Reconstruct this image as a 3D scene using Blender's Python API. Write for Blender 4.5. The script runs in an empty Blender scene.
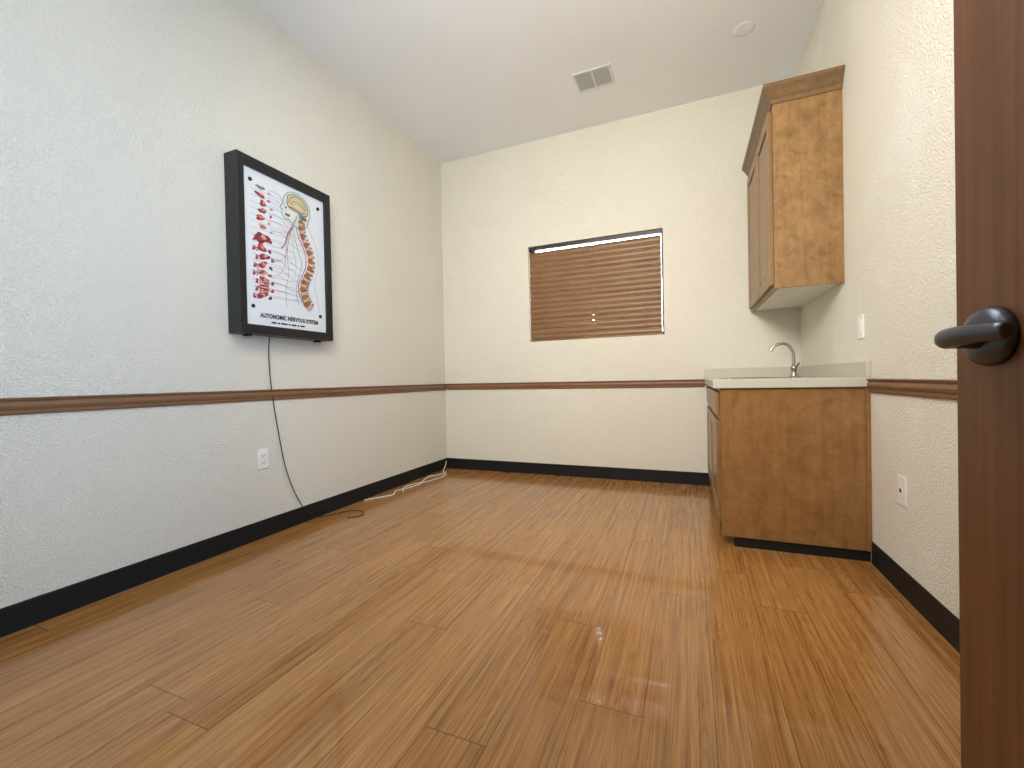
import bpy, bmesh, math, random
from mathutils import Vector, Matrix, Euler
random.seed(4)
scn = bpy.context.scene
COL = scn.collection
try:
    scn.view_settings.view_transform = 'Standard'
    scn.view_settings.look = 'None'
except Exception: pass

# ------------------------------------------------------------------ dimensions (metres)
XL, XR, YN, YB, H = -2.265, 0.764, -.03, 3.729, 3.046
T = 0.12

# ------------------------------------------------------------------ node helpers
def lin(c):
    return tuple(((v/255)/12.92 if v/255 <= .04045 else ((v/255+.055)/1.055)**2.4) for v in c) + (1,)
class NT:
    def __init__(s, name):
        s.m = bpy.data.materials.new(name); s.m.use_nodes = True
        s.t = s.m.node_tree; s.b = s.t.nodes['Principled BSDF']
    def n(s, typ, **kw):
        nd = s.t.nodes.new(typ)
        for k, v in kw.items():
            if k.startswith('i_'):
                nd.inputs[k[2:].replace('_', ' ')].default_value = v
            else: setattr(nd, k, v)
        return nd
    def l(s, a, b): s.t.links.new(a, b)
    def math(s, op, a, b=None, c=None):
        nd = s.t.nodes.new('ShaderNodeMath'); nd.operation = op
        for i, v in enumerate((a, b, c)):
            if v is None: continue
            if isinstance(v, (int, float)): nd.inputs[i].default_value = v
            else: s.l(v, nd.inputs[i])
        return nd.outputs[0]
    def ramp(s, fac, stops):
        r = s.t.nodes.new('ShaderNodeValToRGB'); s.l(fac, r.inputs[0])
        e = r.color_ramp.elements
        while len(e) < len(stops): e.new(.5)
        for i, (p, c) in enumerate(stops):
            e[i].position = p; e[i].color = c
        return r.outputs[0]
    def mix(s, fac, a, b, blend='MIX'):
        nd = s.t.nodes.new('ShaderNodeMix'); nd.data_type = 'RGBA'; nd.blend_type = blend
        for sock, v in ((nd.inputs[0], fac), (nd.inputs[6], a), (nd.inputs[7], b)):
            if isinstance(v, (int, float, tuple)): sock.default_value = v
            else: s.l(v, sock)
        return nd.outputs[2]
    def coords(s, scale=(1,1,1)):
        tc = s.n('ShaderNodeTexCoord'); mp = s.n('ShaderNodeMapping')
        mp.inputs['Scale'].default_value = scale
        s.l(tc.outputs['Object'], mp.inputs['Vector']); return mp.outputs[0]
    def noise(s, vec, scale, detail=3, rough=.5, dist=0):
        nd = s.n('ShaderNodeTexNoise'); nd.inputs['Scale'].default_value = scale
        nd.inputs['Detail'].default_value = detail; nd.inputs['Roughness'].default_value = rough
        nd.inputs['Distortion'].default_value = dist
        s.l(vec, nd.inputs['Vector']); return nd.outputs['Fac']
    def bump(s, h, strength, distance):
        b = s.n('ShaderNodeBump'); b.inputs['Strength'].default_value = strength
        b.inputs['Distance'].default_value = distance
        s.l(h, b.inputs['Height']); s.l(b.outputs[0], s.b.inputs['Normal'])

def plain(name, rgb, rough=.5, metal=0, var=.06, spec=.5, nscale=12):
    k = NT(name); c = lin(rgb)
    f = k.noise(k.coords(), nscale, 3)
    dk = tuple(v*(1-var) for v in c[:3])+(1,); lt = tuple(min(1, v*(1+var)) for v in c[:3])+(1,)
    k.l(k.ramp(f, [(.3, dk), (.7, lt)]), k.b.inputs['Base Color'])
    k.b.inputs['Roughness'].default_value = rough; k.b.inputs['Metallic'].default_value = metal
    k.b.inputs['Specular IOR Level'].default_value = spec
    return k.m

def plaster(name, rgb, strength=.55, stain=False):
    k = NT(name); co = k.coords()
    c = lin(rgb)
    big = k.noise(co, 1.6, 3)
    col = k.ramp(big, [(.3, tuple(v*.97 for v in c[:3])+(1,)), (.7, c)])
    if stain:
        sm = k.noise(co, 2.6, 4, .6, .5)
        fac = k.ramp(sm, [(.55, (0, 0, 0, 1)), (.66, (.28, .28, .28, 1))])
        col = k.mix(fac, col, lin((246, 247, 245)))
    k.l(col, k.b.inputs['Base Color'])
    k.b.inputs['Roughness'].default_value = .7
    k.b.inputs['Specular IOR Level'].default_value = .25
    a = k.noise(co, 150, 2, .5); b = k.noise(co, 90, 1, .5)
    a2 = k.ramp(a, [(.38, (0,0,0,1)), (.60, (1,1,1,1))])
    h = k.math('ADD', a2, k.math('MULTIPLY', b, .9))
    k.bump(h, strength, .0032)
    return k.m

def wood(name, dark, light, axis='Z', rough=.35, blot=.5, grain=30, scale=1.0):
    k = NT(name)
    sc = {'X': (1.2, grain, grain), 'Y': (grain, 1.2, grain), 'Z': (grain, grain, 1.2)}[axis]
    g = k.noise(k.coords(tuple(v*scale for v in sc)), 1.6, 5, .6, .3)
    m = k.noise(k.coords(), 7*scale, 5, .65, .8)
    f = k.math('ADD', k.math('MULTIPLY', g, 1-blot), k.math('MULTIPLY', m, blot))
    k.l(k.ramp(f, [(.30, lin(dark)), (.70, lin(light))]), k.b.inputs['Base Color'])
    k.b.inputs['Roughness'].default_value = rough
    k.bump(g, .06, .001)
    return k.m

def floor_mat():
    k = NT('oak_laminate')
    tc = k.n('ShaderNodeTexCoord'); sp = k.n('ShaderNodeSeparateXYZ'); k.l(tc.outputs['Object'], sp.inputs[0])
    X, Y = sp.outputs[0], sp.outputs[1]
    def cells(W, L, off):
        xs = k.math('DIVIDE', k.math('ADD', X, off), W)
        ix = k.math('FLOOR', xs); fx = k.math('FRACT', xs)
        w1 = k.n('ShaderNodeTexWhiteNoise', noise_dimensions='1D'); k.l(ix, w1.inputs['W'])
        ys = k.math('ADD', k.math('DIVIDE', k.math('ADD', Y, 10), L), w1.outputs['Value'])
        iy = k.math('FLOOR', ys); fy = k.math('FRACT', ys)
        cb = k.n('ShaderNodeCombineXYZ'); k.l(ix, cb.inputs[0]); k.l(iy, cb.inputs[1])
        w2 = k.n('ShaderNodeTexWhiteNoise', noise_dimensions='2D'); k.l(cb.outputs[0], w2.inputs['Vector'])
        ex = k.math('MULTIPLY', k.math('MINIMUM', fx, k.math('SUBTRACT', 1, fx)), W)
        ey = k.math('MULTIPLY', k.math('MINIMUM', fy, k.math('SUBTRACT', 1, fy)), L)
        return w2.outputs['Value'], ex, ey
    W = .170
    r, ex, ey = cells(W, 1.22, 10.152)
    sx = k.math('LESS_THAN', ex, .0012); sy = k.math('LESS_THAN', ey, .0014)
    seam = k.math('MAXIMUM', k.math('MULTIPLY', sx, .9), sy)
    # grain
    g1 = k.n('ShaderNodeCombineXYZ')
    k.l(k.math('ADD', X, k.math('MULTIPLY', r, 37)), g1.inputs[0])
    k.l(k.math('ADD', k.math('MULTIPLY', Y, .018), k.math('MULTIPLY', r, 11)), g1.inputs[1])
    fine = k.noise(g1.outputs[0], 230, 3, .62)
    g2 = k.n('ShaderNodeCombineXYZ')
    k.l(k.math('ADD', X, k.math('MULTIPLY', r, 17)), g2.inputs[0])
    k.l(k.math('ADD', k.math('MULTIPLY', Y, .07), k.math('MULTIPLY', r, 5)), g2.inputs[1])
    broad = k.noise(g2.outputs[0], 9, 1, .5, .2)
    rings = k.math('SINE', k.math('MULTIPLY', broad, 115))
    rings = k.math('POWER', k.math('ABSOLUTE', rings), 5)
    med = k.noise(g1.outputs[0], 65, 2, .5)
    f = k.math('ADD', k.math('MULTIPLY', fine, .58), k.math('ADD', k.math('MULTIPLY', med, .42), k.math('MULTIPLY', rings, -.05)))
    f = k.math('ADD', f, k.math('MULTIPLY', k.math('SUBTRACT', r, .5), .05))
    col = k.ramp(f, [(.29, lin((106, 64, 28))), (.40, lin((146, 98, 49))), (.50, lin((168, 117, 62))), (.64, lin((188, 139, 82)))])
    col = k.mix(k.math('MULTIPLY', seam, .72), col, lin((64, 38, 20)))
    k.l(col, k.b.inputs['Base Color'])
    k.l(k.math('ADD', k.math('MULTIPLY', fine, .12), .17), k.b.inputs['Roughness'])
    k.b.inputs['Specular IOR Level'].default_value = .38
    k.b.inputs['Coat Weight'].default_value = .48; k.b.inputs['Coat Roughness'].default_value = .035
    k.bump(k.math('SUBTRACT', k.math('MULTIPLY', fine, .10), seam), .15, .0006)
    return k.m

M = {}
M['wall'] = plaster('cream_textured_plaster', (239, 235, 220), .95)
M['wallr'] = plaster('scuffed_cream_textured_plaster', (236, 231, 216), .7, True)
M['ceil'] = plaster('ceiling_plaster', (240, 242, 243), .10)
M['floor'] = floor_mat()
M['rail'] = wood('stained_rail_wood', (112, 80, 54), (138, 103, 72), 'Y', .5, .3)
M['railx'] = wood('stained_rail_wood_back', (112, 80, 54), (138, 103, 72), 'X', .5, .3)
M['base'] = plain('black_vinyl', (27, 28, 29), .5, spec=.25)
M['cab'] = wood('maple_cabinet', (118, 80, 43), (160, 117, 70), 'Z', .33, .62, 20, 1.7)
M['cabu'] = wood('maple_cabinet_upper', (110, 79, 46), (166, 128, 80), 'Z', .35, .64, 16, 2.3)
M['cabd'] = wood('maple_cabinet_dark', (120, 88, 53), (154, 118, 75), 'Z', .35, .35)
M['crown'] = wood('crown_wood', (96, 71, 46), (134, 104, 70), 'Y', .4, .4)
M['door'] = wood('dark_door_wood', (94, 55, 29), (128, 82, 47), 'Z', .4, .25, 44)
M['cream'] = plain('cream_laminate', (226, 222, 208), .5)
M['counter'] = plain('counter_laminate', (198, 194, 182), .35, var=.05, nscale=260)
M['splash'] = plain('backsplash_laminate', (196, 190, 174), .38, var=.05, nscale=260)
M['steel'] = plain('brushed_nickel', (176, 174, 168), .25, 1)
M['black'] = plain('black_frame', (20, 22, 26), .4)
M['bronze'] = plain('dark_bronze', (92, 95, 102), .30, .92)
M['white'] = plain('white_plastic', (238, 238, 232), .35, var=.02)
M['dark'] = plain('dark_slot', (30, 28, 26), .7)
M['slat'] = wood('blind_slat_wood', (112, 80, 50), (142, 106, 70), 'X', .4, .3)
M['blinddark'] = plain('blind_headrail', (44, 35, 31), .4)
M['cord'] = plain('blind_cord', (144, 110, 78), .8)
M['blackcord'] = plain('brown_black_cord', (48, 36, 32), .5)
M['whitecord'] = plain('white_cord', (226, 224, 216), .4)
M['ventw'] = plain('vent_white', (224, 225, 224), .5)
M['ventg'] = plain('vent_grey', (196, 198, 196), .6)
M['ventb'] = plain('vent_backing', (174, 174, 172), .7)
M['alu'] = plain('window_frame_bronze', (70, 66, 60), .4, .3)
M['paper'] = plain('chart_white', (216, 220, 223), .4, var=.01)
for nm, c in dict(red=(164,54,56), darkred=(122,40,46), pink=(200,144,132), cyan=(92,150,146), yellow=(206,200,120), brown=(150,98,70),
                  tan=(208,170,136), blue=(90,110,166), ink=(24,24,28), greyln=(164,170,176), green=(130,160,120), skin=(214,218,208), mint=(176,196,160), lime=(208,190,150)).items():
    M[nm] = plain('print_'+nm, c, .5)
k = NT('window_glass')
tr = k.n('ShaderNodeBsdfTransparent'); gl = k.n('ShaderNodeBsdfGlossy'); gl.inputs['Roughness'].default_value = .02
fr = k.n('ShaderNodeFresnel'); mx = k.n('ShaderNodeMixShader')
k.l(fr.outputs[0], mx.inputs[0]); k.l(tr.outputs[0], mx.inputs[1]); k.l(gl.outputs[0], mx.inputs[2])
k.l(mx.outputs[0], k.t.nodes['Material Output'].inputs['Surface']); M['glass'] = k.m
k = NT('lamp_diffuser'); k.b.inputs['Emission Color'].default_value = (1, .95, .86, 1); k.b.inputs['Emission Strength'].default_value = 2
k.l(k.ramp(k.noise(k.coords(), 80), [(.3, (.8,.8,.78,1)), (.7, (.9,.9,.88,1))]), k.b.inputs['Base Color']); M['lamp'] = k.m

# ------------------------------------------------------------------ geometry helpers
def box(bm, x0, x1, y0, y1, z0, z1, bev=0, mi=0, seg=2):
    r = bmesh.ops.create_cube(bm, size=1)
    vs = r['verts']
    for v in vs:
        v.co = Vector(((x0+x1)/2 + v.co.x*(x1-x0), (y0+y1)/2 + v.co.y*(y1-y0), (z0+z1)/2 + v.co.z*(z1-z0)))
    fs = set(f for v in vs for f in v.link_faces)
    for f in fs: f.material_index = mi
    if bev:
        es = list(set(e for v in vs for e in v.link_edges))
        bmesh.ops.bevel(bm, geom=es, offset=bev, segments=seg, affect='EDGES', profile=.5)
    return vs
def smoothpath(pts, n=8):
    P = [Vector(p) for p in pts]
    if len(P) < 3: return P
    out = []
    for i in range(len(P)-1):
        p0 = P[max(i-1, 0)]; p1 = P[i]; p2 = P[i+1]; p3 = P[min(i+2, len(P)-1)]
        for j in range(n):
            t = j/n
            out.append(.5*((2*p1)+(-p0+p2)*t+(2*p0-5*p1+4*p2-p3)*t*t+(-p0+3*p1-3*p2+p3)*t**3))
    out.append(P[-1]); return out
def tube(bm, pts, rad, seg=10, n=8, mi=0, smooth=True):
    P = smoothpath(pts, n) if smooth else [Vector(p) for p in pts]
    N = len(P)
    def R(i):
        if isinstance(rad, (int, float)): return rad
        f = i/(N-1)*(len(rad)-1); a = int(min(f, len(rad)-2)); return rad[a]+(rad[a+1]-rad[a])*(f-a)
    up = None; rings = []
    for i in range(N):
        tg = (P[min(i+1, N-1)]-P[max(i-1, 0)]).normalized()
        if up is None:
            up = tg.orthogonal().normalized()
        up = (up - tg*up.dot(tg)).normalized(); s = tg.cross(up)
        rings.append([bm.verts.new(P[i]+(up*math.cos(2*math.pi*k/seg)+s*math.sin(2*math.pi*k/seg))*R(i)) for k in range(seg)])
    for a, b in zip(rings, rings[1:]):
        for k in range(seg):
            f = bm.faces.new((a[k], a[(k+1) % seg], b[(k+1) % seg], b[k])); f.smooth = True; f.material_index = mi
    f = bm.faces.new(rings[0][::-1]); f.material_index = mi
    f = bm.faces.new(rings[-1]); f.material_index = mi
def lathe(bm, origin, axis, prof, seg=32, mi=0):
    axis = Vector(axis).normalized(); u = axis.orthogonal().normalized(); v = axis.cross(u); o = Vector(origin)
    rings = []
    for r, h in prof:
        rings.append([bm.verts.new(o+axis*h+(u*math.cos(2*math.pi*k/seg)+v*math.sin(2*math.pi*k/seg))*max(r, 1e-5)) for k in range(seg)])
    for a, b in zip(rings, rings[1:]):
        for k in range(seg):
            f = bm.faces.new((a[k], a[(k+1) % seg], b[(k+1) % seg], b[k])); f.smooth = True; f.material_index = mi
    bm.faces.new(rings[0][::-1]).material_index = mi; bm.faces.new(rings[-1]).material_index = mi
def sweep(bm, stations, smooth=False):
    rings = [[bm.verts.new(Vector(p)) for p in st] for st in stations]
    n = len(rings[0])
    for a, b in zip(rings, rings[1:]):
        for k in range(n): bm.faces.new((a[k], a[(k+1) % n], b[(k+1) % n], b[k])).smooth = smooth
    bm.faces.new(rings[0][::-1]); bm.faces.new(rings[-1])
def obj(name, bm, mats, parent=None):
    bmesh.ops.recalc_face_normals(bm, faces=bm.faces)
    me = bpy.data.meshes.new(name); bm.to_mesh(me); bm.free()
    for m in (mats if isinstance(mats, (list, tuple)) else [mats]): me.materials.append(m)
    o = bpy.data.objects.new(name, me); COL.objects.link(o)
    if parent:
        o.parent = parent
        mw = Matrix.Identity(4); p = parent
        chain = []
        while p: chain.append(p); p = p.parent
        for q in reversed(chain): mw = mw @ q.matrix_parent_inverse @ Matrix.LocRotScale(q.location, q.rotation_euler, q.scale)
        o.matrix_parent_inverse = mw.inverted()
    return o
def thing(name, label, cat, loc, group=None):
    o = bpy.data.objects.new(name, None); COL.objects.link(o); o.location = loc
    o.empty_display_size = .1
    o['label'] = label; o['category'] = cat
    if group: o['group'] = group
    return o
def tag(o, label, cat, group=None):
    o['label'] = label; o['category'] = cat
    if group: o['group'] = group
    return o
def struct(name, bm, mats, label, cat):
    o = obj(name, bm, mats); o['kind'] = 'structure'; o['label'] = label; o['category'] = cat; return o
B = bmesh.new

# ------------------------------------------------------------------ room shell
HY = -1.6    # far side of the hallway behind the doorway
bm = B(); box(bm, XL-T, XR+T, HY-T, YB+T, -.1, 0)
struct('floor', bm, M['floor'], 'glossy oak-look laminate plank floor running toward the window wall', 'floor')
bm = B(); box(bm, XL-T, XR+T, HY-T, YB+T, H, H+.1)
struct('ceiling', bm, M['ceil'], 'plain off-white ceiling with a small air register', 'ceiling')
bm = B(); box(bm, XL-T, XL, HY-T, YB+T, 0, H)
struct('wall_left', bm, M['wall'], 'textured cream wall that carries the framed nervous system chart', 'wall')
DX0, DX1, DZ = -.36, .482, 2.05      # doorway the viewer stands in
bm = B(); box(bm, XL, DX0, YN-T, YN, 0, H); box(bm, DX1, XR, YN-T, YN, 0, H); box(bm, DX0, DX1, YN-T, YN, DZ, H)
struct('wall_near', bm, M['wall'], 'textured cream wall with the entrance doorway behind the viewer', 'wall')
bm = B(); box(bm, XL, XR, HY-T, HY, 0, H)
struct('wall_hall', bm, M['wall'], 'hallway wall opposite the entrance doorway', 'wall')
bm = B()
for x0, x1 in ((DX0, DX0+.018), (DX1-.004, DX1+.0)): box(bm, x0, x1, YN-T, YN, 0, DZ)
box(bm, DX0+.018, DX1-.004, YN-T, YN, DZ-.018, DZ)
for ya, yb in ((YN, YN+.014), (YN-T-.014, YN-T)):
    box(bm, DX0-.06, DX0, ya, yb, 0, DZ+.06, .003); box(bm, DX1+.02, DX1+.075, ya, yb, 0, DZ+.06, .003); box(bm, DX0, DX1, ya, yb, DZ, DZ+.06, .003)
struct('trim_4', bm, M['door'], 'dark brown jamb and casing of the entrance doorway', 'door casing')
WX0, WX1, WZ0, WZ1 = -1.352, -.181, 1.219, 2.090
bm = B()
box(bm, XL, WX0, YB, YB+T, 0, H); box(bm, WX1, XR+T, YB, YB+T, 0, H)
box(bm, WX0, WX1, YB, YB+T, 0, WZ0); box(bm, WX0, WX1, YB, YB+T, WZ1, H)
struct('wall_back', bm, M['wall'], 'textured cream far wall with the small blinded window', 'wall')
bm = B(); box(bm, XR, XR+T, HY-T, YB, 0, H)
struct('wall_right', bm, M['wallr'], 'scuffed textured cream wall behind the sink counter and the open door', 'wall')

def rail_prof():
    q = [(0, .0), (.008, .0), (.012, .006), (.013, .018), (.018, .026), (.021, .036), (.019, .046), (.016, .050), (.016, .054), (.022, .060), (.024, .066), (.0, .068)]
    return [(o*.9, h*.92) for o, h in q]
RZ = .784
def along_y(bm, xw, sgn, y0, y1, prof, z): sweep(bm, [[(xw+sgn*o, y, z+h) for o, h in prof] for y in (y0, y1)])
def along_x(bm, x0, x1, yw, prof, z): sweep(bm, [[(x, yw-o, z+h) for o, h in prof] for x in (x0, x1)])
bm = B(); along_y(bm, XL, 1, YN, YB, rail_prof(), RZ)
struct('trim_1', bm, M['rail'], 'brown wooden chair rail on the wall below the framed chart', 'chair rail')
bm = B(); along_x(bm, XL+.022, .112, YB, rail_prof(), RZ)
struct('trim_2', bm, M['railx'], 'brown wooden chair rail below the window', 'chair rail')
bm = B(); along_y(bm, XR, -1, YN, 2.412, rail_prof(), RZ)
struct('trim_3', bm, M['rail'], 'short brown chair rail between the counter and the open door', 'chair rail')
bp = [(0, 0), (.005, 0), (.004, .004), (.004, .098), (.0, .102)]
bm = B(); along_y(bm, XL, 1, YN, YB, bp, 0)
struct('baseboard_left', bm, M['base'], 'black vinyl baseboard under the framed chart', 'baseboard')
bm = B(); along_x(bm, XL+.005, .19, YB, bp, 0)
struct('baseboard_back', bm, M['base'], 'black vinyl baseboard below the window', 'baseboard')
bm = B(); along_y(bm, XR, -1, YN, 2.43, bp, 0)
struct('baseboard_right', bm, M['base'], 'black vinyl baseboard between the cabinet and the open door', 'baseboard')

# ------------------------------------------------------------------ window
w = thing('window_1', 'small rectangular window set in the far wall behind the wooden blind', 'window', ((WX0+WX1)/2, YB+.09, WZ0))
w['kind'] = 'structure'
bm = B(); y0, y1 = YB+.085, YB+.115; fr_ = .018
for a in ((WX0, WX0+.035, WZ0, WZ1), (WX1-fr_, WX1, WZ0, WZ1), (WX0+.035, WX1-fr_, WZ0, WZ0+.035), (WX0+.035, WX1-fr_, WZ1-.014, WZ1)):
    box(bm, a[0], a[1], y0, y1, a[2], a[3], .002)
obj('window_frame', bm, M['alu'], w)
bm = B(); box(bm, WX0+.035, WX1-fr_, YB+.096, YB+.100, WZ0+.035, WZ1-.014)
obj('glass_pane', bm, M['glass'], w)

b_ = thing('window_blind', 'closed brown wooden slat blind hanging in the small far window', 'window blind', ((WX0+WX1)/2, YB+.035, WZ1))
bm = B(); box(bm, WX0+.004, WX1-.004, YB+.006, YB+.056, WZ1-.036, WZ1-.004, .002)
obj('headrail', bm, M['blinddark'], b_)
bm = B()
sw = .0545; ns = 17; zt = WZ1-.073; zb = WZ0+.046; pit = (zt-zb)/(ns-1); yc = YB+.031; xm_ = (WX0+WX1)/2
for i in range(ns):
    t0 = 77+random.uniform(-1.5, 1.5)
    amp = {12: 17, 13: 19, 14: 19, 0: 13}.get(i, 1)
    z = zt-i*pit
    tl = random.uniform(-.0022, .0022)
    quad = []
    xs_ = [WX0+.005, WX0+.3, xm_-.09]+[xm_+.011*j for j in range(-5, 6)]+[xm_+.09, WX1-.3, WX1-.016]
    for x in xs_:
        g_ = math.exp(-((x-xm_)/.020)**2)
        tau = math.radians(t0-amp*g_)      # slats shaped to twist open mid-span, leaking sky for the floor glints
        bow = .0100*(1-.75*g_*amp/22)
        ct_, st_ = math.cos(tau), math.sin(tau)
        e = tl*(1-2*(x-WX0)/(WX1-WX0))
        ring = []
        K = 6
        for j in range(K+1):      # room-side face, bowed toward the room
            s_ = -1+2*j/K; q = bow*(1-s_*s_)+.0013
            ring.append((x, yc+ct_*sw/2*s_-st_*q, z+st_*sw/2*s_+ct_*q+e))
        for j in range(K, -1, -1):
            s_ = -1+2*j/K; q = bow*(1-s_*s_)-.0013
            ring.append((x, yc+ct_*sw/2*s_-st_*q, z+st_*sw/2*s_+ct_*q+e))
        quad.append(ring)
    sweep(bm, quad)
obj('slats', bm, M['slat'], b_)
bm = B(); box(bm, WX0+.006, WX1-.010, yc-.014, yc+.014, WZ0+.002, WZ0+.017, .003)
obj('bottom_rail', bm, M['slat'], b_)
for xx in (WX0+.14, xm_, WX1-.14):
    bm = B(); tube(bm, [(xx, yc-.0185, WZ0+.015), (xx, yc-.0185, WZ1-.03)], .0012, 6, smooth=False)
    tube(bm, [(xx, yc+.0165, WZ0+.015), (xx, yc+.0165, WZ1-.03)], .0010, 6, smooth=False)
    obj('ladder_cord', bm, M['cord'], b_)

# ------------------------------------------------------------------ cabinets
def panel_door(bm, xf, y0, y1, z0, z1, th=.019, st=.055):
    # frame and raised panel, front facing -X at x = xf
    box(bm, xf, xf+th, y0, y0+st, z0, z1, .002); box(bm, xf, xf+th, y1-st, y1, z0, z1, .002)
    box(bm, xf, xf+th, y0+st, y1-st, z0, z0+st, .002); box(bm, xf, xf+th, y0+st, y1-st, z1-st, z1, .002)
    a, b, c, d = y0+st-.001, y1-st+.001, z0+st-.001, z1-st+.001
    box(bm, xf+.010, xf+th-.002, a, b, c, d)
    g = .006; s = .030
    st_ = []
    for x, q in ((xf+.010, g), (xf+.004, g+s), ):
        st_.append([(x, a+q, c+q), (x, b-q, c+q), (x, b-q, d-q), (x, a+q, d-q)])
    sweep(bm, st_)
BX, BY = .146, 2.435     # base cabinet front face x, near side y
c = thing('base_cabinet', 'brown maple sink base cabinet standing on the floor under the pale countertop', 'cabinet', ((BX+XR)/2, (BY+YB)/2, 0))
bm = B()
box(bm, BX+.004, XR-.001, BY, BY+.018, .052, .806, .0015)
obj('side_panel', bm, M['cab'], c)
bm = B(); box(bm, BX+.004, XR-.001, BY+.018, YB-.001, .10, .806); obj('body', bm, M['cabd'], c)
bm = B(); box(bm, XR-.018, XR-.001, BY-.008, BY, .052, .806, .002); obj('scribe_trim', bm, M['cab'], c)
bm = B(); box(bm, BX+.055, XR-.001, BY+.012, YB-.001, .0, .10)
tk = obj('toe_kick', bm, M['base'], c)
bm = B()
ln = (YB-BY)
box(bm, BX-.001, BX+.004, BY, YB-.001, .10, .806); box(bm, BX-.001, BX+.004, BY, BY+.03, .052, .10)
obj('face_frame', bm, M['cabd'], c)
for i in range(2):
    ya = BY+.022+i*(ln-.03)/2; yb = ya+(ln-.03)/2-.022
    bm = B(); panel_door(bm, BX-.020, ya, yb, .115, .640, .019, .06); obj('door', bm, M['cabd'], c)
    bm = B(); box(bm, BX-.020, BX-.001, ya, yb, .665, .790, .005); obj('drawer', bm, M['cabd'], c)
# countertop
ct = thing('countertop', 'pale speckled laminate countertop with low backsplash on the base cabinet', 'countertop', ((BX+XR)/2, (BY+YB)/2, .81))
cx0, cy0 = .112, 2.418
sx0, sx1, sy0, sy1 = .20, .53, 2.86, 3.30
bm = B()
box(bm, cx0, sx0, cy0, YB-.001, .808, .852, .004); box(bm, sx1, XR-.001, cy0+.0, YB-.001, .808, .852, .004)
box(bm, sx0-.005, sx1+.005, cy0, sy0, .8081, .8519, .003); box(bm, sx0-.005, sx1+.005, sy1, YB-.001, .8081, .8519, .003)
obj('worktop', bm, M['counter'], ct)
bm = B()
box(bm, XR-.020, XR-.001, cy0, YB-.001, .852, .927, .003)
obj('backsplash', bm, M['splash'], ct)
bm = B(); box(bm, cx0, XR-.021, YB-.020, YB-.001, .852, .927, .003)
obj('backsplash', bm, M['splash'], ct)
# sink
sk = thing('sink', 'small stainless sink basin sunk in the pale countertop below the faucet', 'sink', ((sx0+sx1)/2, (sy0+sy1)/2, .852))
bm = B()
def rr(x0, x1, y0, y1, z, r, n=5):
    o = []
    for cx, cy, a0 in ((x1-r, y1-r, 0), (x0+r, y1-r, 90), (x0+r, y0+r, 180), (x1-r, y0+r, 270)):
        for i in range(n+1):
            a = math.radians(a0+90*i/n); o.append((cx+r*math.cos(a), cy+r*math.sin(a), z))
    return o
rings = [rr(sx0-.012, sx1+.012, sy0-.012, sy1+.012, .8525, .03), rr(sx0-.012, sx1+.012, sy0-.012, sy1+.012, .855, .03), rr(sx0+.004, sx1-.004, sy0+.004, sy1-.004, .855, .03),
         rr(sx0+.012, sx1-.012, sy0+.012, sy1-.012, .84, .03), rr(sx0+.02, sx1-.02, sy0+.02, sy1-.02, .822, .03)]
R_ = [[bm.verts.new(p) for p in r] for r in rings]
for a, b in zip(R_, R_[1:]):
    for q in range(len(a)):
        bm.faces.new((a[q], a[(q+1) % len(a)], b[(q+1) % len(a)], b[q])).smooth = True
bm.faces.new(R_[-1])
obj('basin', bm, M['steel'], sk)
bm = B(); lathe(bm, ((sx0+sx1)/2, (sy0+sy1)/2, .8225), (0, 0, 1), [(.03, 0), (.03, .002), (.024, .003), (.02, .001)]); obj('drain', bm, M['steel'], sk)
# faucet
fx, fy, fz = .592, 3.08, .853
f = thing('faucet', 'brushed nickel gooseneck faucet rising from the countertop', 'faucet', (fx, fy, fz))
bm = B(); box(bm, fx-.024, fx+.024, fy-.070, fy+.070, fz, fz+.006, .003); obj('base_plate', bm, M['steel'], f)
bm = B(); lathe(bm, (fx, fy, fz+.005), (0, 0, 1), [(.021, 0), (.019, .008), (.016, .018), (.0155, .050), (.0175, .056), (.013, .064), (.010, .068)]); obj('body', bm, M['steel'], f)
bm = B(); tube(bm, [(fx, fy, fz+.065), (fx, fy, fz+.12), (fx-.006, fy, fz+.165), (fx-.035, fy, fz+.203), (fx-.075, fy, fz+.207), (fx-.108, fy, fz+.188), (fx-.122, fy, fz+.165)],
            [.0098, .0088, .0083, .0080, .0080, .0085, .0098], 14); obj('spout', bm, M['steel'], f)
bm = B(); tube(bm, [(fx, fy-.012, fz+.045), (fx+.004, fy-.045, fz+.058), (fx+.01, fy-.085, fz+.085)], [.008, .005, .0065], 12); obj('handle', bm, M['steel'], f)

# upper cabinet
UX, UY, UZ0, UZ1 = .447, 2.760, 1.350, 2.365
u = thing('wall_cabinet', 'brown maple wall cabinet with crown moulding mounted high above the sink counter', 'cabinet', ((UX+XR)/2, (UY+YB)/2, UZ0))
bm = B(); box(bm, UX, XR-.001, UY, UY+.016, UZ0, UZ1, .001)
obj('side_panel', bm, M['cabu'], u)
bm = B(); box(bm, UX, XR-.001, UY+.016, YB-.001, UZ0+.02, UZ1+.06)
obj('body', bm, M['cabd'], u)
bm = B(); box(bm, UX+.02, XR-.002, UY+.017, YB-.002, UZ0+.010, UZ0+.019)
obj('bottom_panel', bm, M['cream'], u)
bm = B(); box(bm, UX-.0005, UX+.02, UY+.0165, YB-.001, UZ0, UZ1); obj('face_frame', bm, M['cabd'], u)
lnu = YB-UY
for i in range(2):
    ya = UY+.020+i*(lnu-.03)/2; yb = ya+(lnu-.03)/2-.018
    bm = B(); panel_door(bm, UX-.020, ya, yb, UZ0+.022, UZ1-.03, .019, .06); obj('door', bm, M['cabd'], u)
cp = [(.0, 0), (.006, .0), (.010, .010), (.010, .022), (.020, .034), (.034, .058), (.046, .072), (.050, .078), (.050, .094), (.0, .094)]
bm = B()
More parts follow.
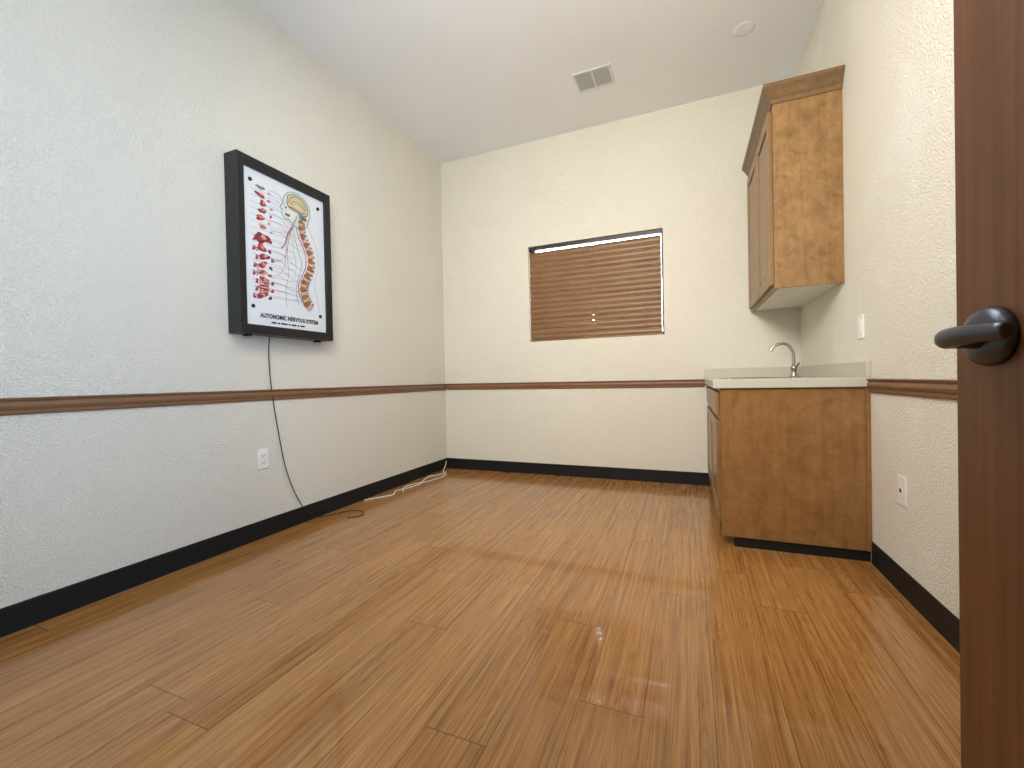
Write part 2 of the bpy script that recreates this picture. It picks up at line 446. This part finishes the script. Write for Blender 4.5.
sweep(bm, [[(XR-.001, UY-o, UZ1-.005+h) for o, h in cp], [(UX-o, UY-o, UZ1-.005+h) for o, h in cp], [(UX-o, YB-.001, UZ1-.005+h) for o, h in cp]])
obj('crown_moulding', bm, M['crown'], u)

# ------------------------------------------------------------------ chart box on left wall
FY0, FY1, FZ0, FZ1 = 1.540, 2.172, 1.153, 2.108
FX = XL+.100
ch = thing('framed_chart', 'black framed anatomical nervous system chart box hanging on the textured wall', 'framed chart', (XL, (FY0+FY1)/2, (FZ0+FZ1)/2))
SY0, SY1, SZ0, SZ1 = FY0+.040, FY1-.046, FZ0+.050, FZ1-.058
bm = B()
box(bm, XL+.001, FX, FY0, SY0, FZ0, FZ1, .003); box(bm, XL+.001, FX, SY1, FY1, FZ0, FZ1, .003)
box(bm, XL+.001, FX-.0003, SY0-.003, SY1+.003, FZ0, SZ0, .003); box(bm, XL+.001, FX-.0003, SY0-.003, SY1+.003, SZ1, FZ1, .003)
obj('frame', bm, M['black'], ch)
PX = FX-.016
bm = B(); box(bm, XL+.02, PX, SY0-.002, SY1+.002, SZ0-.002, SZ1+.002); obj('chart_sheet', bm, M['paper'], ch)
for yy in (FY0+.07, FY1-.09):
    bm = B(); box(bm, XL+.03, XL+.075, yy-.012, yy+.012, FZ0-.012, FZ0, .003); obj('mounting_clip', bm, M['dark'], ch)
SWd, SHt = SY1-SY0, SZ1-SZ0
for uu, vv in ((.08, .07), (.92, .07), (.08, .88), (.92, .88)):
    bm = B(); lathe(bm, (PX, SY0+uu*SWd, SZ1-vv*SHt), (1, 0, 0), [(.011, 0), (.011, .003), (.008, .006), (.003, .006)], 16)
    obj('standoff_screw', bm, M['dark'], ch)
def C(uu, vv, d=0): return Vector((PX+d, SY0+uu*SWd, SZ1-vv*SHt))
def poly(bm, pts, d0=.0004, d1=.002, mi=0, n=5, shrink=.96):
    P = smoothpath([(a, b, 0) for a, b in pts]+[(pts[0][0], pts[0][1], 0)], n)[:-1]
    cu_ = sum((p.x for p in P))/len(P); cv_ = sum((p.y for p in P))/len(P)
    lo = [bm.verts.new(C(p.x, p.y, d0)) for p in P]
    hi = [bm.verts.new(C(cu_+(p.x-cu_)*shrink, cv_+(p.y-cv_)*shrink, d1)) for p in P]
    for i in range(len(P)):
        f_ = bm.faces.new((lo[i], lo[(i+1) % len(P)], hi[(i+1) % len(P)], hi[i])); f_.material_index = mi; f_.smooth = True
    bm.faces.new(hi).material_index = mi
def blob(bm, uu, vv, ru, rv, d0=.0004, d1=.003, mi=0, ang=0, wob=.12, n=22):
    ph = [random.uniform(0, 6.28) for _ in range(3)]
    lo, hi = [], []
    for i in range(n):
        a = 2*math.pi*i/n
        r = 1+wob*math.sin(2*a+ph[0])+wob*.8*math.sin(3*a+ph[1])+wob*.4*math.sin(5*a+ph[2])
        x, y = r*ru*math.cos(a), r*rv*math.sin(a)
        x, y = x*math.cos(ang)-y*math.sin(ang), x*math.sin(ang)+y*math.cos(ang)
        cc = C(uu, vv)
        lo.append(bm.verts.new((PX+d0, cc.y+x, cc.z+y))); hi.append(bm.verts.new((PX+d1, cc.y+x*.82, cc.z+y*.82)))
    for i in range(n):
        f_ = bm.faces.new((lo[i], lo[(i+1) % n], hi[(i+1) % n], hi[i])); f_.material_index = mi; f_.smooth = True
    bm.faces.new(hi).material_index = mi
def line(bm, pts, w_=.0015, d=.0012, mi=0):
    tube(bm, [C(a, b, d) for a, b in pts], w_, 6, 6, mi)
# faint ruled nerve tracks across the sheet
bm = B()
for i in range(17):
    v_ = .12+.042*i; tube(bm, [C(.08, v_, .0003), C(.60, v_, .0003)], .0009, 5, mi=0, smooth=False)
obj('ruled_lines', bm, M['greyln'], ch)
# organs: a dense column at the left of the sheet
bm = B()
col_v = [.095, .145, .195, .245, .295, .35, .425, .49, .545, .60, .65, .70, .75, .80]
shape = [(.026, .012, 4), (.030, .013, 0), (.022, .016, 0), (.024, .014, 1), (.030, .014, 0), (.020, .016, 2), (.046, .030, 1), (.024, .026, 0), (.030, .018, 1), (.026, .018, 0), (.030, .018, 2), (.028, .020, 0), (.032, .018, 1), (.032, .018, 0)]
orgs = []
for v_, (r1, r2, m_) in zip(col_v, shape):
    uu = .200+.018*math.sin(v_*37); orgs.append((uu, v_))
    blob(bm, uu, v_, r1, r2*.96, mi=m_, ang=random.uniform(-.4, .4), wob=.18)
    blob(bm, uu+.008, v_-.004, r1*.45, r2*.4, .003, .0045, mi=2 if m_ != 2 else 0, wob=.2)
    blob(bm, uu-.02, v_+.006, r1*.25, r2*.3, .003, .0048, mi=1 if m_ != 1 else 0, wob=.2)
    if v_ > .4:
        blob(bm, uu-.085, v_+.018, .010, .009, mi=0, wob=.2); blob(bm, uu+.090, v_+.012, .012, .009, mi=(1 if m_ == 0 else 0), wob=.2)
        line(bm, [(uu-.10, v_), (uu-.05, v_+.01), (uu-.06, v_+.028)], .0022, .003, 0)
    else:
        blob(bm, uu+.095, v_+.02, .009, .007, mi=(0, 2)[int(v_*20) % 2], wob=.2)
pts = [(.16, .715), (.24, .71), (.25, .725), (.16, .735), (.15, .75), (.25, .752), (.24, .77), (.16, .772)]
line(bm, pts, .0045, .004, 2)
obj('organ_relief', bm, [M['red'], M['darkred'], M['pink'], M['tan'], M['cyan']], ch)
spine = [(.665, .225), (.668, .275), (.700, .34), (.755, .40), (.790, .47), (.780, .54), (.730, .61), (.685, .67), (.682, .73), (.715, .785), (.765, .83)]
def sp_at(t):
    P = smoothpath([(a, b, 0) for a, b in spine], 8); q = P[int(t*(len(P)-1))]; return q.x, q.y
# nerves
bm = B()
for i, (a, b) in enumerate(orgs):
    sx_, sy_ = sp_at(min(1, max(0, (b-.08)/.78)))
    line(bm, [(sx_-.05, sy_), (sx_-.14, sy_+.004), (.42, b+.004), (a+.08, b)], .0007, .0016, i % 4)
for i in range(4):
    line(bm, [(.645, .17), (.60-.03*i, .24+.03*i), (.50-.02*i, .33+.085*i), (.30, .36+.105*i)], .0006, .0022, (i+1) % 4)
line(bm, [(.60, .22), (.58, .30), (.62, .42), (.67, .52), (.63, .62), (.59, .72), (.62, .82)], .0011, .002, 4)
line(bm, [(.56, .28), (.50, .34), (.46, .42), (.42, .45)], .0026, .002, 0)
line(bm, [(.58, .30), (.56, .42), (.60, .55), (.56, .66)], .0011, .002, 2)
obj('nerve_lines', bm, [M['red'], M['blue'], M['yellow'], M['darkred'], M['cyan']], ch)
# head in profile, facing the organs, with brain; outline of neck and torso
bm = B()
def hs(p): return (.628+(p[0]-.625)*1.26, .030+(p[1]-.030)*1.18)
prof = [hs(p) for p in [(.50, .075), (.485, .105), (.478, .125), (.455, .150), (.475, .160), (.470, .175), (.478, .190), (.500, .205), (.545, .205), (.580, .225), (.640, .235), (.715, .215), (.745, .170), (.765, .120), (.745, .070), (.690, .038), (.615, .028), (.545, .040)]]
poly(bm, prof, .0004, .0016, 0, 4, .99)
line(bm, prof+[prof[0]], .0022, .0016, 4)
brain = [hs(p) for p in [(.520, .095), (.530, .065), (.575, .047), (.630, .042), (.690, .055), (.730, .085), (.738, .120), (.715, .145), (.665, .150), (.615, .140), (.560, .135), (.525, .120)]]
poly(bm, brain, .0018, .0055, 9, 4, .94)
line(bm, brain+[brain[0]], .0028, .0052, 4)
for i, off in enumerate((.0, .016, .032, .048)):
    line(bm, [hs(p) for p in [(.535+off*.7, .105+off*.3), (.56+off*.5, .07+off*.6), (.625, .052+off), (.685-off*.3, .072+off*.7), (.722-off*.6, .112+off*.2)]], .0019, .0062, (2, 7)[i % 2])
line(bm, [hs(p) for p in [(.53, .128), (.60, .128), (.66, .138), (.705, .132)]], .0026, .0062, 5)
blob(bm, .715, .190, .022, .013, .002, .006, 2, 0, .08)
poly(bm, [hs(p) for p in [(.635, .14), (.665, .145), (.680, .19), (.672, .225), (.655, .225), (.650, .18)]], .002, .006, 4, 3)
blob(bm, .485, .158, .007, .006, .0016, .003, 2, 0, .05)
blob(bm, .505, .206, .018, .009, .0016, .003, 5, 0, .1)
line(bm, [(.545, .248), (.57, .270), (.565, .295), (.53, .335), (.505, .40), (.49, .50), (.50, .62), (.46, .74), (.47, .86)], .0010, .0012, 8)
line(bm, [(.765, .235), (.78, .25), (.82, .292), (.88, .37), (.91, .48), (.88, .58), (.84, .66), (.88, .76), (.91, .85)], .0010, .0012, 8)
obj('head_relief', bm, [M['skin'], M['tan'], M['brown'], M['green'], M['cyan'], M['red'], M['yellow'], M['mint'], M['greyln'], M['lime']], ch)
# spine
bm = B()
line(bm, spine, .0120, .001, 0)
line(bm, [(a-.058, b) for a, b in spine[1:]], .0018, .002, 2)
P = smoothpath([(a, b, 0) for a, b in spine], 10); nv = 24
for i in range(nv):
    j = int(1+i*(len(P)-4)/(nv-1)); p = P[j]; tg = P[j+1]-P[j-1]
    a = math.atan2(-tg.y*SHt, tg.x*SWd); s = .015+.009*i/nv
    cc = C(p.x, p.y); M4 = Matrix.Translation(Vector((PX+.010, cc.y, cc.z))) @ Matrix.Rotation(a, 4, 'X')
    # vertebral body: long across the spine, short along it
    vs = box(bm, -.0055, .0055, -.0085, .0085, -s, s*.6, 0, (0, 1)[i % 2])
    bmesh.ops.transform(bm, matrix=M4, verts=vs)
    vs = box(bm, -.003, .003, -.0040, .0040, s*.6, s+.010, 0, 0)
    bmesh.ops.transform(bm, matrix=M4, verts=vs)
obj('spine_relief', bm, [M['brown'], M['tan'], M['red'], M['pink']], ch)
# lettering
def lettering(body, size, wfrac, uc, vc, name, off, mat):
    cu = bpy.data.curves.new(name, 'FONT'); cu.body = body; cu.size = size; cu.align_x = 'CENTER'; cu.extrude = .0003; cu.offset = off
    cu.space_character = 1.10
    to = bpy.data.objects.new('tmp_text', cu); COL.objects.link(to)
    bpy.context.view_layer.update()
    me = bpy.data.meshes.new_from_object(to.evaluated_get(bpy.context.evaluated_depsgraph_get()))
    COL.objects.unlink(to); bpy.data.objects.remove(to)
    wtx = max(v.co.x for v in me.vertices)-min(v.co.x for v in me.vertices); fac = wfrac*SWd/wtx
    me.transform(Matrix(((0, 0, 1, PX+.0012), (fac, 0, 0, SY0+uc*SWd), (0, 1.0, 0, SZ1-vc*SHt), (0, 0, 0, 1))))
    me.materials.clear(); bm = B(); bm.from_mesh(me); return obj(name, bm, mat, ch)
lettering('AUTONOMIC NERVOUS SYSTEM', .033, .73, .52, .945, 'title_lettering', .0016, M['ink'])
bm = B(); yy = SY0+.28*SWd
for L_ in (.032, .014, .042, .012, .034, .012, .032):
    box(bm, PX+.0002, PX+.0012, yy, yy+L_, SZ1-.978*SHt, SZ1-.967*SHt); yy += L_+.008
obj('caption_line', bm, M['ink'], ch)

# ------------------------------------------------------------------ cords
bm = B()
tube(bm, [(XL+.05, 1.745, FZ0-.006), (XL+.030, 1.752, 1.05), (XL+.014, 1.775, .86), (XL+.012, 1.815, .60), (XL+.012, 1.865, .351), (XL+.020, 1.945, .145), (XL+.025, 2.04, .03), (-2.225, 2.12, .004), (-2.19, 2.20, .004), (-2.15, 2.27, .004), (-2.08, 2.29, .004), (-2.01, 2.24, .004), (-2.02, 2.17, .004), (-2.06, 2.15, .004)], .0030, 8)
cd = obj('power_cord', bm, M['blackcord'])
tag(cd, 'thin dark power cord dangling from the framed chart down to the floor', 'cord')
bm = B()
tube(bm, [(XL+.016, 3.69, .075), (XL+.02, 3.66, .03), (-2.22, 3.58, .005), (-2.16, 3.50, .005), (-2.17, 3.40, .005), (-2.207, 3.333, .005), (-2.19, 3.22, .005), (-2.13, 3.05, .005), (-2.15, 2.90, .005), (-2.18, 2.80, .005), (-2.13, 2.70, .005), (-2.177, 2.611, .005), (-2.235, 2.50, .006)], .0042, 8)
tube(bm, [(-2.16, 3.52, .011), (-2.10, 3.42, .006), (-2.09, 3.30, .005), (-2.12, 3.15, .005), (-2.17, 3.06, .005), (-2.19, 2.95, .006), (-2.15, 2.86, .013), (-2.11, 2.80, .006)], .0038, 8)
cw = obj('extension_cord', bm, M['whitecord'])
tag(cw, 'white extension cord lying loosely on the floor along the far end of the black baseboard', 'cord')

# ------------------------------------------------------------------ wall plates
def outlet(x, s, y, z, label):
    t = thing('wall_plate', label, 'outlet', (x, y, z))
    bm = B(); a, b = sorted((x, x+s*.006)); box(bm, a, b, y-.035, y+.035, z-.057, z+.057, .0022); obj('cover_plate', bm, M['white'], t)
    for dz in (-.0195, .0195):
        bm = B(); a, b = sorted((x+s*.0055, x+s*.009)); box(bm, a, b, y-.0165, y+.0165, z+dz-.014, z+dz+.014, .003); r = obj('receptacle', bm, M['white'], t)
        bm = B(); a, b = sorted((x+s*.0088, x+s*.0093))
        for q in (-.006, .006): box(bm, a, b, y+q-.0012, y+q+.0012, z+dz-.003, z+dz+.006)
        box(bm, a, b, y-.002, y+.002, z+dz-.010, z+dz-.006)
        obj('slots', bm, M['dark'], r)
outlet(XL, 1, 1.718, .451, 'white duplex outlet on the wall below the framed chart')
pj = thing('wall_plate', 'white phone jack plate with one dark port between the cabinet and the open door', 'outlet', (XR, 2.119, .411))  # phone jack plate, not a power outlet
bm = B(); box(bm, XR-.006, XR, 2.119-.035, 2.119+.035, .411-.057, .411+.057, .0022); obj('cover_plate', bm, M['white'], pj)
bm = B(); box(bm, XR-.0085, XR-.0055, 2.119-.011, 2.119+.011, .411-.012, .411+.012, .002); obj('port_bezel', bm, M['white'], pj)
bm = B(); box(bm, XR-.0090, XR-.0080, 2.119-.0075, 2.119+.0075, .411-.0075, .411+.0075, .0004); obj('port', bm, M['dark'], pj)
t = thing('light_switch', 'white wall switch plate just above the countertop backsplash', 'light switch', (XR, 2.532, 1.092))
bm = B(); box(bm, XR-.006, XR, 2.497, 2.567, 1.035, 1.149, .0022); obj('cover_plate', bm, M['white'], t)
bm = B(); box(bm, XR-.009, XR-.0055, 2.516, 2.548, 1.058, 1.126, .002); obj('rocker', bm, M['white'], t)

# ------------------------------------------------------------------ ceiling items
VX0, VX1, VY0, VY1 = -.745, -.470, 3.035, 3.250
v = thing('ceiling_vent', 'small two-panel white air register in the ceiling near the window wall', 'vent', ((VX0+VX1)/2, (VY0+VY1)/2, H))
bm = B(); xm = (VX0+VX1)/2; z0, z1 = H-.005, H-.0005; e = .017
for a in ((VX0, VX0+e, VY0, VY1), (VX1-e, VX1, VY0, VY1), (VX0+e, VX1-e, VY0, VY0+e), (VX0+e, VX1-e, VY1-e, VY1), (xm-.007, xm+.007, VY0+e, VY1-e)):
    box(bm, a[0], a[1], a[2], a[3], z0, z1, .0015)
obj('frame', bm, M['ventw'], v)
bm = B(); box(bm, VX0+e, VX1-e, VY0+e, VY1-e, H-.002, H-.0006); obj('backing', bm, M['ventb'], v)
for a, b, s in ((VX0+e, xm-.007, 1), (xm+.007, VX1-e, -1)):
    bm = B()
    for i in range(10):
        x = a+(i+.5)*(b-a)/10
        vs = box(bm, -.0040, .0040, VY0+e, VY1-e, -.0005, .0005)
        bmesh.ops.transform(bm, matrix=Matrix.Translation((x, 0, H-.0036)) @ Matrix.Rotation(s*.3, 4, 'Y'), verts=vs)
    obj('louvres', bm, M['ventg'], v)
bm = B(); lathe(bm, (.352, 3.084, H-.0005), (0, 0, -1), [(.062, 0), (.0615, .0006), (.045, .0014), (.012, .002)], 40)
tag(obj('ceiling_cover_plate', bm, M['ceil']), 'round blank off-white cover plate on the ceiling near the wall cabinet', 'cover plate')
# ceiling lamp, above the viewer
LX = -.62
lt = thing('ceiling_light', 'flat rectangular ceiling light above the viewer', 'ceiling light', (LX, .95, H))
bm = B()
for a in ((LX-.31, LX-.28, .34, 1.56), (LX+.28, LX+.31, .34, 1.56), (LX-.28, LX+.28, .34, .37), (LX-.28, LX+.28, 1.53, 1.56)): box(bm, a[0], a[1], a[2], a[3], H-.05, H-.0005, .002)
obj('frame', bm, M['ventw'], lt)
bm = B(); box(bm, LX-.28, LX+.28, .37, 1.53, H-.04, H-.030); obj('diffuser', bm, M['lamp'], lt)

# ------------------------------------------------------------------ open door at right (hinged on the doorway the viewer stands in)
ang = math.radians(-80.6); d = Vector((math.cos(ang), math.sin(ang), 0)); n = Vector((math.sin(ang), -math.cos(ang), 0))
E = Vector((.342, .784, 0))
# local x: from free edge to hinge; local y: away from the viewer's side (through the leaf); n faces the viewer
DM = Matrix(((d.x, -n.x, 0, E.x), (d.y, -n.y, 0, E.y), (0, 0, 1, 0), (0, 0, 0, 1)))
bm = B(); box(bm, 0, .79, 0, .035, .010, 2.03, .002)
bmesh.ops.transform(bm, matrix=DM, verts=bm.verts)
door = struct('door_1', bm, M['door'], 'dark brown flat wooden door standing open at the right edge', 'door')
def L3(x, y, z): return DM @ Vector((x, y, z))
HZ = .917; hx = .060
bm = B(); lathe(bm, L3(hx, 0, HZ), n, [(.037, 0), (.037, .006), (.035, .011), (.028, .016), (.018, .019)], 40)
lever = obj('lever_handle', bm, M['bronze'], door)
lever['label'] = 'dark bronze lever handle'
bm = B(); tube(bm, [L3(hx, -.012, HZ), L3(hx, -.032, HZ), L3(hx-.002, -.043, HZ-.001), L3(hx+.006, -.051, HZ-.002), L3(hx+.024, -.053, HZ-.001), L3(hx+.050, -.051, HZ+.001), L3(hx+.078, -.047, HZ+.001), L3(hx+.085, -.046, HZ+.001)],
             [.0170, .0145, .0135, .0125, .0118, .0110, .0110, .006], 20); obj('lever', bm, M['bronze'], lever)
bm = B(); box(bm, -.0015, .0, .005, .030, HZ-.03, HZ+.03); bmesh.ops.transform(bm, matrix=DM, verts=bm.verts)
obj('latch_plate', bm, M['bronze'], door)
for z in (.25, 1.05, 1.75):
    bm = B(); p = L3(.795, .004, z); tube(bm, [p, p+Vector((0, 0, .09))], .006, 10, smooth=False); obj('hinge', bm, M['bronze'], door)

# ------------------------------------------------------------------ light
wd = bpy.data.worlds.new('World'); scn.world = wd; wd.use_nodes = True
bg = wd.node_tree.nodes['Background']
sky = wd.node_tree.nodes.new('ShaderNodeTexSky'); sky.sky_type = 'HOSEK_WILKIE'; sky.turbidity = 4; sky.sun_direction = (.3, -.5, .8)
mxn = wd.node_tree.nodes.new('ShaderNodeMix'); mxn.data_type = 'RGBA'; mxn.inputs[0].default_value = .6
wd.node_tree.links.new(sky.outputs[0], mxn.inputs[6]); mxn.inputs[7].default_value = (.85, .95, 1, 1)
wd.node_tree.links.new(mxn.outputs[2], bg.inputs[0]); bg.inputs[1].default_value = 36.0
def area(name, loc, target, sx, sy, power, colr, spread=180):
    l = bpy.data.lights.new(name, 'AREA'); l.shape = 'RECTANGLE'; l.size = sx; l.size_y = sy; l.energy = power; l.color = colr
    l.spread = math.radians(spread)
    o = bpy.data.objects.new(name, l); COL.objects.link(o); o.location = loc
    o.rotation_euler = (Vector(target)-Vector(loc)).to_track_quat('-Z', 'Y').to_euler(); return o
area('ceiling_lamp_light', (LX+.2, 1.2, H-.06), (LX+.2, 1.2, 0), .8, 1.1, 12, (1, .96, .91))
# cool daylight coming through the entrance doorway behind the viewer
area('doorway_daylight', (.05, -.02, 1.35), (-2.2, .70, 1.55), .6, 1.6, 25, (.36, .61, 1), 125)
area('back_wall_fill', (-.60, .12, 2.30), (-.40, 3.7, 1.65), .9, .7, 35, (1, .945, .865), 112)  # added fill aimed at the far wall, no fixture behind it
def point(name, loc, power, rad, colr):
    l = bpy.data.lights.new(name, 'POINT'); l.energy = power; l.shadow_soft_size = rad; l.color = colr
    o = bpy.data.objects.new(name, l); COL.objects.link(o); o.location = loc
point('room_fill', (-.5, .8, 2.05), 13, .3, (.90, .95, 1))  # added soft fill for ceiling and walls, stands for no real lamp

# ------------------------------------------------------------------ camera
cam = bpy.data.cameras.new('camera'); cam.lens = 36*429/1024; cam.sensor_width = 36; cam.clip_start = .03
co = bpy.data.objects.new('camera', cam); COL.objects.link(co)
th = math.radians(22.44)
co.matrix_world = Matrix.Translation((0, 0, .875)) @ Matrix.Rotation(th, 4, 'Z') @ Matrix.Rotation(math.radians(90-.59), 4, 'X') @ Matrix.Rotation(math.radians(-1.18), 4, 'Z')
scn.camera = co
